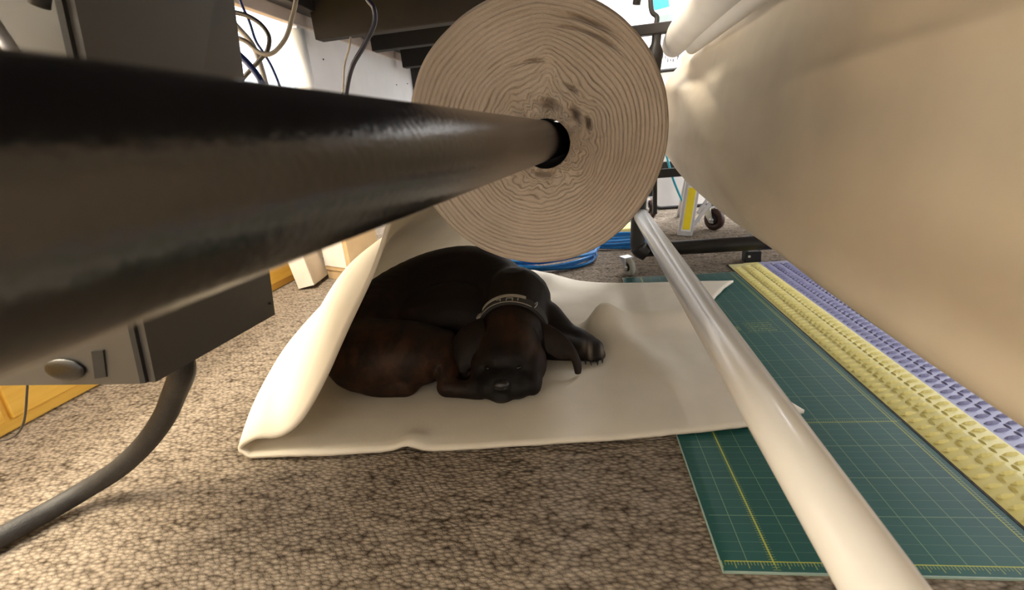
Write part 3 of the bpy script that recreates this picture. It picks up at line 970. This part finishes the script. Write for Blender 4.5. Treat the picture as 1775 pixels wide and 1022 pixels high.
cable('blue_cable', [(285, -45, 0), (330, 0, 0), (352, 28, 0), (395, 76, 0), (430, 110, 0), (453, 142, 0), (464, 180, 0), (468, 240, 0)], 0.95, 0.0060, M['blue_cable'], 'thick blue cable hanging beside the grey machine housing')
cable('thin_blue_cable', [(405, -50, 0), (416, 0, 0), (432, 37, 0), (443, 70, 0), (457, 92, 0), (472, 118, 0), (488, 160, 0), (500, 220, 0)], 1.1, 0.0030, M['blue_cable'], 'thin navy cable among the looped cables in front of the bright window')
cable('grey_cable', [(516, -40, 0), (513, 0, 0), (506, 32, 0), (495, 66, 0), (474, 91, 0), (452, 92, 0), (423, 70, 0), (390, 60, 0), (300, 30, -.1), (250, -50, -.1)], 1.0, 0.0044, M['grey_cable'], 'light grey cable curving down from the table and back up to left')
cable('dark_cable', [(330, -40, 0), (380, 8, 0), (403, 20, 0), (428, 27, 0), (452, 42, 0), (466, 63, 0), (464, 86, 0), (451, 103, 0), (430, 126, 0), (400, 160, 0)], 1.04, 0.0044, M['dark_cable'], 'dark cable in a loop in front of the bright window')
cable('upright_grey_cable', [(345, -50, 0), (370, 0, 0), (411, 46, 0), (438, 78, 0), (454, 120, 0), (463, 160, 0), (470, 230, 0)], 1.15, 0.0060, M['grey_cable'], 'grey cable running straight down behind the blue cable')
cable('black_cable', [(620, -50, 0), (636, -4, 0), (648, 14, 0), (649, 40, 0), (634, 74, 0), (612, 112, 0), (602, 150, 0), (600, 185, 0), (606, 250, 0)], 1.25, 0.0058, M['navy_cable'], 'dark navy cable hanging in front of the white wall')
cable('thin_grey_wire', [(608, 64, 0), (605, 84, 0), (597, 114, 0), (595, 150, 0), (592, 180, 0), (590, 250, 0)], 1.32, 0.0028, M['grey_cable'], 'thin pale wire hanging left of the dark navy cable')

# ------------------------------------------------------------------ cartons by the cabinet
lb = thing('leaning_carton', 'flat pale carton tipped on its edge against the golden cabinet', 'box', (-1.30, 2.08, 0))
rz = Matrix.Rotation(math.radians(8), 3, 'Z') @ Matrix.Rotation(math.radians(-9), 3, 'Y')
c = Vector((-1.285, 2.10, 0.122))
put(obj('carton_body', box(c, (0.075, 0.34, 0.225), rz, 0.003), M['carton_pale']), lb)
put(obj('end_flap', box(c + rz @ Vector((0, -0.1715, 0)), (0.073, 0.003, 0.222), rz, 0.0005), M['carton_white']), lb)
put(obj('printed_mark', box(c + rz @ Vector((0.038, 0.02, -0.045)), (0.001, 0.03, 0.03), rz, 0), M['print_grey']), lb)
tcn = thing('tall_carton', 'tall whitish carton with tan sides standing behind the hanging batting', 'box', (-1.10, 2.13, 0))
rz = Matrix.Rotation(math.radians(-28), 3, 'Z')
c = Vector((-1.10, 2.12, 0.25))
put(obj('carton_body', box(c + Vector((0, 0, 0.02)), (0.20, 0.17, 0.45), rz, 0.003), M['carton']), tcn)
put(obj('front_panel', box(c + rz @ Vector((-0.01, -0.0865, 0.022)), (0.165, 0.004, 0.41), rz, 0.001), M['carton_white']), tcn)
put(obj('base', box(c + Vector((0, 0, -0.225)) + rz @ Vector((-0.01, 0, 0)), (0.18, 0.16, 0.05), rz, 0.003), M['carton']), tcn)
put(obj('printed_square', box(c + rz @ Vector((-0.03, -0.089, -0.06)), (0.022, 0.002, 0.03), rz, 0), M['print_grey']), tcn)
put(obj('printed_patch', box(c + rz @ Vector((-0.075, -0.089, -0.02)), (0.03, 0.002, 0.06), rz, 0), M['print_grey']), tcn)
for k in range(4):
    rz = Matrix.Rotation(random.uniform(-.5, .5), 3, 'Z') @ Matrix.Rotation(random.uniform(-.3, .3), 3, 'X')
    o = obj('paper_strip', box((-1.235 + 0.012 * (k % 2), 2.36 + 0.012 * k, 0.03 + 0.030 * k), (0.10, 0.05, 0.022), rz, 0.004), M['paper'])
    tag(o, ('lowest white packing strip, flat on the carpet between the two cartons', 'second white packing strip up in the pile between the two cartons',
            'third white packing strip up in the pile between the two cartons', 'topmost white packing strip of the pile between the two cartons')[k], 'paper', 'packing strips between the cartons')

# ------------------------------------------------------------------ blue air hose coiled behind the batting
pts = []
for lp in range(8):
    r = 0.165 + 0.05 * random.random()
    ox, oy = random.uniform(-.02, .02), random.uniform(-.02, .02)
    for k in range(16):
        t = 2 * PI * k / 16
        pts.append((-0.19 + ox + r * 1.15 * math.cos(t), 2.19 + oy + r * 0.95 * math.sin(t), 0.007 + 0.0085 * lp + 0.004 * math.sin(3 * t + lp)))
tag(obj('air_hose', tube(bmesh.new(), spline(pts, 900), 0.0062, 8), M['blue_hose'], None, True), 'blue air hose lying in a coil behind the dog', 'hose')
pts = []
for lp in range(5):
    r = 0.10 + 0.04 * random.random()
    for k in range(16):
        t = 2 * PI * k / 16
        pts.append((0.165 + r * 1.5 * math.cos(t), 2.43 + r * 0.7 * math.sin(t), 0.007 + 0.0085 * lp + 0.003 * math.sin(2 * t + lp)))
tag(obj('air_hose', tube(bmesh.new(), spline(pts, 500), 0.0058, 8), M['blue_hose'], None, True), 'second blue hose coil, left of the frame leg and its caster', 'hose')
ys = obj('yellow_plank', box((0.13, 2.72, 0.022), (0.44, 0.17, 0.036), Matrix.Rotation(0.05, 3, 'Z'), 0.008), M['yellow_vinyl'])
tag(ys, 'pale yellow strip lying on the carpet behind the blue hose', 'plank')

# ------------------------------------------------------------------ things in the bright gap at right
wb = thing('white_board', 'white board with rounded corners and black edging standing on the back carpet', 'board', (0.8, 3.4, 0))
bm = bmesh.new()
R = 0.06
x0, x1, z0, z1 = 0.435, 1.5, 0.012, 0.85
ring = []
for cx_, cz_, a0 in ((x0 + R, z0 + R, PI), (x1 - R, z0 + R, 1.5 * PI), (x1 - R, z1 - R, 0), (x0 + R, z1 - R, .5 * PI)):
    for k in range(7):
        a = a0 + PI / 2 * k / 6
        ring.append((cx_ + R * math.cos(a), cz_ + R * math.sin(a)))
f = bm.faces.new([bm.verts.new((x, 3.38, z)) for x, z in ring])
ex = bmesh.ops.extrude_face_region(bm, geom=[f])
bmesh.ops.translate(bm, verts=[v for v in ex['geom'] if isinstance(v, bmesh.types.BMVert)], vec=(0, 0.03, 0))
bmesh.ops.recalc_face_normals(bm, faces=bm.faces)
put(obj('panel', bm, M['white_wall']), wb)
rp = [(x, 3.385, z) for x, z in ring]
put(tubeobj('edging', rp + [rp[0]], 0.012, M['black_rubber'], None, 8), wb)
rr = thing('rolling_rack', 'black rack on a steel caster glimpsed beyond the step ladder', 'rack', (0.75, 2.7, 0))
rl = lambda n, b, m, s=False: put(obj(n, b, m, None, s), rr)
rl('rail', box((0.60, 2.74, 0.302), (0.56, 0.03, 0.045), None, 0.003), M['black_steel'])
rl('hanger', box((0.366, 2.74, 0.19), (0.022, 0.02, 0.20), None, 0.002), M['black_steel'])
rl('leg', box((0.668, 2.70, 0.205), (0.04, 0.04, 0.18), None, 0.003), M['black_steel'])
rl('leg', box((0.40, 3.20, 0.205), (0.04, 0.04, 0.18), None, 0.003), M['black_steel'])
rl('rail', box((0.85, 2.97, 0.302), (0.04, 0.50, 0.045), None, 0.003), M['black_steel'])
rl('rail', box((0.60, 3.20, 0.302), (0.56, 0.03, 0.045), None, 0.003), M['black_steel'])
caster('caster', rl, 0.655, 2.66, 0.055, M['brown_wheel'], M['steel'], math.radians(40), 0.120)
caster('caster', rl, 0.40, 3.15, 0.052, M['brown_wheel'], M['steel'], math.radians(20), 0.120)
caster('caster', rl, 0.85, 3.12, 0.052, M['brown_wheel'], M['steel'], math.radians(20), 0.120)

la = thing('step_ladder', 'grey aluminium step ladder with a yellow sticker on its rail', 'ladder', (0.6, 2.55, 0))
ll = lambda n, b, m, s=False: put(obj(n, b, m, None, s), la)


def beam(p, q, wx, wy, bev=0.003):
    """bar from p to q: wx wide across the X direction, wy deep"""
    p, q = Vector(p), Vector(q)
    d = (q - p)
    z = d.normalized()
    x = (Vector((1, 0, 0)) - z * z.x).normalized()
    rot = Matrix((x, z.cross(x), z)).transposed()
    return box((p + q) / 2, (wx, wy, d.length), rot, bev)


LY = 2.56
LA, LB = Vector((0.488, LY, 0.0)), Vector((0.650, LY + 0.10, 1.05))
for sx in (0, 1):
    m = lambda v: Vector((1.66 - v.x if sx else v.x, v.y, v.z))
    ll('rail', beam(m(LA), m(LB), 0.072, 0.022), M['aluminium'])
    ll('rear_rail', beam(m(Vector((0.56, 3.10, 0.0))), m(Vector((0.68, 2.72, 1.03))), 0.035, 0.02), M['aluminium'])
    ll('brace', beam(m(Vector((0.525, LY + 0.015, 0.035))), m(Vector((0.680, LY + 0.05, 0.235))), 0.020, 0.006), M['aluminium'])
    ll('brace', beam(m(Vector((0.555, LY + 0.03, 0.105))), m(Vector((0.660, LY + 0.06, 0.245))), 0.016, 0.006), M['aluminium'])
for k in range(4):
    z = 0.255 + 0.24 * k
    x = 0.488 + 0.162 * z / 1.05
    ll('step', box((0.83, LY + 0.06 + 0.10 * z, z), (2 * (0.83 - x), 0.09, 0.02), None, 0.003), M['aluminium'])
ll('top_cap', box((0.83, LY + 0.14, 1.06), (0.42, 0.26, 0.03), None, 0.006), M['aluminium'])
d = (LB - LA).normalized()
fr_ = Vector((0, -0.0115, 0))
st = ll('sticker', beam(LA + d * 0.025 + fr_, LA + d * 0.250 + fr_, 0.046, 0.002, 0), M['sticker_white'])
fr_ = Vector((0, -0.0127, 0))
st2 = put(obj('sticker_print', beam(LA + d * 0.034 + fr_, LA + d * 0.241 + fr_, 0.036, 0.002, 0), M['sticker']), la)
st2.parent = st
st2.matrix_parent_inverse = Matrix.Identity(4)
hz = [at(x, y, 2.9) for x, y in ((1120, 150), (1150, 250), (1158, 280), (1166, 308), (1178, 338), (1190, 362), (1203, 385), (1212, 408))]
hz[-1].z = max(hz[-1].z, 0.01)
tag(tubeobj('cyan_hose', hz, 0.0062, M['cyan_hose'], None, 8, 60), 'cyan hose hanging down in the bright gap beside the step ladder', 'hose')
hk = at(1120, 150, 2.9)
tag(obj('hose_hook', box(hk + Vector((0, 0, 0.02)), (0.06, 0.03, 0.06), None, 0.004), M['black_steel']), 'black hook holding the cyan hose behind the batting roll', 'hook')
# notices on the far wall
for n, p, w_, h_, m, lab in (('cyan_notice', (1144, 3), 0.16, 0.12, 'cyan_paper', 'cyan sheet pinned on the far bright wall above the batting roll'),
                             ('green_notice', (1155, 31), 0.13, 0.06, 'green_paper', 'small grey green sheet on the far wall below the cyan sheet'),
                             ('blue_notice', (1212, 67), 0.11, 0.12, 'blue_plastic', 'blue square on the far wall beneath the white fabric roll')):
    q = at(*p, YB - 0.004)
    tag(obj(n, box(q, (w_, 0.006, h_), Matrix.Rotation(-0.12, 3, 'Y'), 0), M[m]), lab, 'notice')

# ------------------------------------------------------------------ the dog
dog = thing('dog', 'dark brindle dog curled up asleep on cream batting under the roll', 'dog', (-0.35, 1.2, 0))
GZ = 0.016


def ell(bm, c, r, rot=None, seg=20):
    g = bmesh.ops.create_uvsphere(bm, u_segments=seg, v_segments=seg // 2 + 2, radius=1)
    m = Matrix.Translation(c) @ (rot.to_4x4() if rot else Matrix.Identity(4)) @ Matrix.Diagonal((*r, 1))
    bmesh.ops.transform(bm, matrix=m, verts=g['verts'])


def limb(bm, pts, rads, n=14):
    P = spline(pts, n)
    R = spline([(r, 0, 0) for r in rads], n)
    for p, r in zip(P, R):
        ell(bm, p, (r.x, r.x, r.x), None, 14)


bm = bmesh.new()
# trunk: an arc from the shoulders round behind to the rump at left
limb(bm, [(-0.215, 1.26, 0.108), (-0.275, 1.355, 0.130), (-0.36, 1.40, 0.145), (-0.46, 1.37, 0.143), (-0.555, 1.26, 0.125), (-0.595, 1.12, 0.103)],
     [0.092, 0.110, 0.125, 0.122, 0.112, 0.095], 26)
limb(bm, [(-0.28, 1.25, 0.09), (-0.38, 1.26, 0.10), (-0.47, 1.22, 0.095)], [0.085, 0.10, 0.095], 10)
# thigh folded in front, hock and hind foot reaching to the chin
limb(bm, [(-0.605, 1.08, 0.090), (-0.545, 1.050, 0.094), (-0.45, 1.050, 0.092), (-0.375, 1.075, 0.078)], [0.070, 0.086, 0.080, 0.060], 16)
limb(bm, [(-0.575, 1.045, 0.062), (-0.51, 1.02, 0.058), (-0.44, 1.015, 0.05)], [0.046, 0.048, 0.040], 10)
limb(bm, [(-0.375, 1.075, 0.09), (-0.345, 1.035, 0.065), (-0.335, 1.01, 0.040)], [0.036, 0.028, 0.023], 10)
limb(bm, [(-0.337, 1.005, 0.036), (-0.30, 0.998, 0.034), (-0.255, 0.995, 0.034)], [0.024, 0.021, 0.024], 10)
# neck
limb(bm, [(-0.205, 1.28, 0.130), (-0.200, 1.20, 0.115), (-0.198, 1.13, 0.100)], [0.100, 0.086, 0.078], 12)
# forelegs: right one out to the side with its paw, left one folded under the chest
limb(bm, [(-0.13, 1.24, 0.085), (-0.085, 1.205, 0.062), (-0.060, 1.195, 0.052)], [0.060, 0.045, 0.036], 10)
limb(bm, [(-0.14, 1.17, 0.055), (-0.08, 1.155, 0.046), (-0.02, 1.145, 0.040)], [0.045, 0.036, 0.028], 10)
limb(bm, [(-0.060, 1.195, 0.055), (-0.035, 1.18, 0.058), (-0.012, 1.165, 0.050)], [0.036, 0.028, 0.026], 8)
ell(bm, (0.000, 1.152, 0.042), (0.030, 0.032, 0.026))
for k, (dx, dy) in enumerate(((-0.018, -0.026), (-0.004, -0.032), (0.011, -0.030), (0.023, -0.020))):
    ell(bm, (0.000 + dx, 1.152 + dy, 0.034), (0.0105, 0.016, 0.0145), None, 12)
limb(bm, [(-0.25, 1.2, 0.06), (-0.30, 1.12, 0.045), (-0.305, 1.06, 0.036)], [0.050, 0.036, 0.026], 10)
# skull, cheeks, brow, muzzle, jowls, chin
ell(bm, (-0.198, 1.085, 0.094), (0.076, 0.080, 0.062))
ell(bm, (-0.198, 1.050, 0.088), (0.074, 0.058, 0.052))
ell(bm, (-0.252, 1.050, 0.062), (0.036, 0.050, 0.046))
ell(bm, (-0.142, 1.050, 0.062), (0.036, 0.050, 0.046))
ell(bm, (-0.230, 1.022, 0.096), (0.026, 0.020, 0.017))
ell(bm, (-0.166, 1.022, 0.096), (0.026, 0.020, 0.017))
ell(bm, (-0.200, 1.000, 0.060), (0.046, 0.042, 0.032))
ell(bm, (-0.228, 0.995, 0.044), (0.036, 0.036, 0.030))
ell(bm, (-0.170, 0.995, 0.044), (0.036, 0.036, 0.030))
ell(bm, (-0.262, 1.010, 0.042), (0.022, 0.034, 0.028))
ell(bm, (-0.136, 1.010, 0.042), (0.022, 0.034, 0.028))
ell(bm, (-0.204, 0.986, 0.028), (0.032, 0.030, 0.018))
me = bpy.data.meshes.new('body')
bm.to_mesh(me)
bm.free()
body = bpy.data.objects.new('body', me)
C.objects.link(body)
rm = body.modifiers.new('r', 'REMESH')
rm.mode = 'VOXEL'
rm.voxel_size = 0.0052
sm = body.modifiers.new('s', 'SMOOTH')
sm.factor = 0.5
sm.iterations = 7
bake(body)
me = body.data
me.materials.clear()
me.materials.append(M['fur'])
me.polygons.foreach_set('use_smooth', [True] * len(me.polygons))
co = np.empty(len(me.vertices) * 3, 'f')
me.vertices.foreach_get('co', co)
co = co.reshape(-1, 3)
co[:, 1] -= 0.032 * np.clip((1.10 - co[:, 1]) / 0.10, 0, 1) ** 1.2 * (np.abs(co[:, 0] + 0.0) > 0.07)
# flatten onto the cloth
low = co[:, 2] < GZ
co[low, 2] = GZ + (co[low, 2] - GZ) * 0.06
# face creases: wrinkle between the brows, lip line, eye hollows
for c, r, dp in (((-0.232, 0.968, 0.083), 0.014, 0.006), ((-0.166, 0.968, 0.083), 0.014, 0.006), ((-0.199, 0.932, 0.036), 0.008, 0.004)):
    dd = np.linalg.norm(co - np.array(c), axis=1)
    wgt = np.exp(-(dd / r) ** 2) * dp
    co[:, 1] += wgt
me.vertices.foreach_set('co', co.ravel())
me.update()
# coat: R brown brindle amount, G black mask, B pale hair
X, Yy, Z = co[:, 0], co[:, 1], co[:, 2]


def blob(c, r):
    return np.exp(-(((X - c[0]) / r[0]) ** 2 + ((Yy - c[1]) / r[1]) ** 2 + ((Z - c[2]) / r[2]) ** 2))


brown = np.clip(blob((-0.52, 1.0, 0.09), (0.16, 0.11, 0.13)) * 1.2 + blob((-0.33, 1.0, 0.04), (0.10, 0.05, 0.06)) * 1.3 + blob((-0.2, 1.09, 0.13), (0.10, 0.07, 0.05)) + blob((-0.13, 1.03, 0.09), (0.05, 0.05, 0.06)) * 0.7 + 0.10, 0, 1)
mask = np.clip(blob((-0.20, 0.955, 0.055), (0.075, 0.045, 0.050)) * 1.5, 0, 1)
pale = np.clip(blob((-0.006, 1.118, 0.052), (0.004, 0.02, 0.02)) * 0.5 + blob((0.024, 1.128, 0.045), (0.004, 0.016, 0.02)) * 0.4 + blob((-0.205, 0.925, 0.016), (0.024, 0.012, 0.010)) * 0.10 + blob((-0.019, 1.135, 0.055), (0.006, 0.014, 0.012)) * 0.3, 0, 1)
ca = me.color_attributes.new('coat', 'FLOAT_COLOR', 'POINT')
arr = np.ones((len(me.vertices), 4), 'f')
arr[:, 0], arr[:, 1], arr[:, 2] = brown, mask, pale
ca.data.foreach_set('color', arr.ravel())
put(body, dog)


def coat_const(o, r, g=0.0):
    a = o.data.color_attributes.new('coat', 'FLOAT_COLOR', 'POINT')
    k = np.ones((len(o.data.vertices), 4), 'f')
    k[:, 0], k[:, 1], k[:, 2] = r, g, 0
    a.data.foreach_set('color', k.ravel())


def ear(rowspec, name='ear'):
    """rows of (left edge, right edge) points from root to tip -> thick flap"""
    rows = []
    A = spline([a for a, b in rowspec], 18)
    B = spline([b for a, b in rowspec], 18)
    for i in range(19):
        row = []
        for k in range(11):
            t = k / 10
            p = A[i].lerp(B[i], t)
            nrm = Vector((0, -1, 0.35)).normalized()
            row.append(p + nrm * 0.010 * math.sin(PI * t))
        rows.append(row)
    o = grid_mesh(name, rows, M['fur'])
    s_ = o.modifiers.new('s', 'SOLIDIFY')
    s_.thickness = 0.008
    s_.offset = -1
    s2 = o.modifiers.new('b', 'SUBSURF')
    s2.levels = s2.render_levels = 1
    bake(o)
    o.data.polygons.foreach_set('use_smooth', [True] * len(o.data.polygons))
    coat_const(o, 0.25)
    put(o, dog)
    return o


V = Vector
ear([(at(838, 552, 1.105), at(850, 590, 1.055)), (at(812, 562, 1.085), at(832, 612, 1.035)), (at(790, 585, 1.065), at(822, 632, 1.02)), (at(786, 612, 1.045), at(812, 642, 1.02)), (at(796, 640, 1.03), at(806, 648, 1.02))])
ear([(at(938, 555, 1.11), at(945, 610, 1.06)), (at(962, 566, 1.10), at(958, 618, 1.06)), (at(985, 585, 1.09), at(972, 624, 1.065)), (at(1000, 607, 1.075), at(986, 622, 1.065)), (at(1009, 630, 1.065), at(992, 632, 1.06)), (at(1008, 648, 1.055), at(996, 649, 1.055))])
# nose pad, nostrils, eyes, claws
bm = bmesh.new()
ell(bm, (-0.198, 0.926, 0.066), (0.019, 0.012, 0.0125))
nose = put(obj('nose', bm, M['nose'], None, True), dog)
bm = bmesh.new()
for s in (-1, 1):
    ell(bm, (-0.198 + s * 0.009, 0.9155, 0.064), (0.0042, 0.003, 0.003), None, 10)
n2 = put(obj('nostrils', bm, M['black_rubber'], None, True), dog)
for s in (-1, 1):
    bm = bmesh.new()
    ell(bm, (-0.199 + s * 0.033, 0.974, 0.083), (0.0085, 0.0065, 0.0045), Matrix.Rotation(-s * 0.25, 3, 'Y'), 14)
    put(obj('eye', bm, M['eye'], None, True), dog)
for dx, dy in ((-0.018, -0.026), (-0.004, -0.032), (0.011, -0.030), (0.023, -0.020)):
    q = Vector((dx, 1.152 + dy - 0.014, 0.027))
    put(obj('claw', tube(bmesh.new(), [q, q + Vector((0, -0.007, -0.002)), q + Vector((0, -0.011, -0.006))], [0.0032, 0.0024, 0.0006], 8), M['claw'], None, True), dog)
# collar: band round the neck with pale trim and a buckle
NC = Vector((-0.199, 1.160, 0.106))
nd = Vector((0.0, 0.94, 0.30)).normalized()
na = Vector((1, 0, 0))
nb = nd.cross(na).normalized() * -1
if nb.z < 0:
    nb = -nb


def band(r_in, r_out, w, off, name, m, parent, a0=0.0, a1=2 * PI, n=72):
    rows = []
    full = abs(a1 - a0 - 2 * PI) < 1e-6
    for k in range(n if full else n + 1):
        t = a0 + (a1 - a0) * k / n
        d = na * math.cos(t) + nb * math.sin(t)
        c = NC + nd * off
        rows.append([c + d * r_in - nd * w / 2, c + d * r_out - nd * w / 2, c + d * r_out + nd * w / 2, c + d * r_in + nd * w / 2])
    if full:
        rows.append(rows[0])
    o = grid_mesh(name, rows, m, None, True)
    bevelled_smooth(o, 40)
    return put(o, parent)


col = band(0.080, 0.0890, 0.026, 0.0, 'collar', M['collar'], dog)


def sub(o, parent):
    o.parent = parent
    o.matrix_parent_inverse = Matrix.Identity(4)
    return o


sub(band(0.084, 0.0905, 0.010, 0.013, 'pale_trim', M['collar_trim'], dog, 1.10, 2.55, 40), col)
sub(band(0.084, 0.0900, 0.002, -0.0115, 'stitching', M['collar_trim'], dog, 0.9, 2.85, 40), col)
for t0, t1, o_ in ((1.30, 1.33, 0.0), (1.45, 1.62, 0.003), (1.45, 1.48, -0.002), (1.62, 1.65, -0.002), (1.80, 1.83, 0.0), (1.83, 1.95, 0.003)):
    sub(band(0.0885, 0.0898, 0.010 if t1 - t0 < .05 else 0.002, o_, 'woven_mark', M['collar_trim'], dog, t0, t1, 4), col)
t = 2.72
d = na * math.cos(t) + nb * math.sin(t)
sub(put(obj('buckle', box(NC + d * 0.091, (0.014, 0.026, 0.008), Matrix.Rotation(-0.5, 3, 'Y'), 0.003), M['collar_trim']), dog), col)
t = 0.80
d = na * math.cos(t) + nb * math.sin(t)
sub(put(obj('ring', tube(bmesh.new(), [NC + d * 0.092 + (d * math.cos(a) + nd * math.sin(a)) * 0.008 for a in np.linspace(0, 2 * PI, 17)], 0.0014, 6), M['steel'], None, True), dog), col)
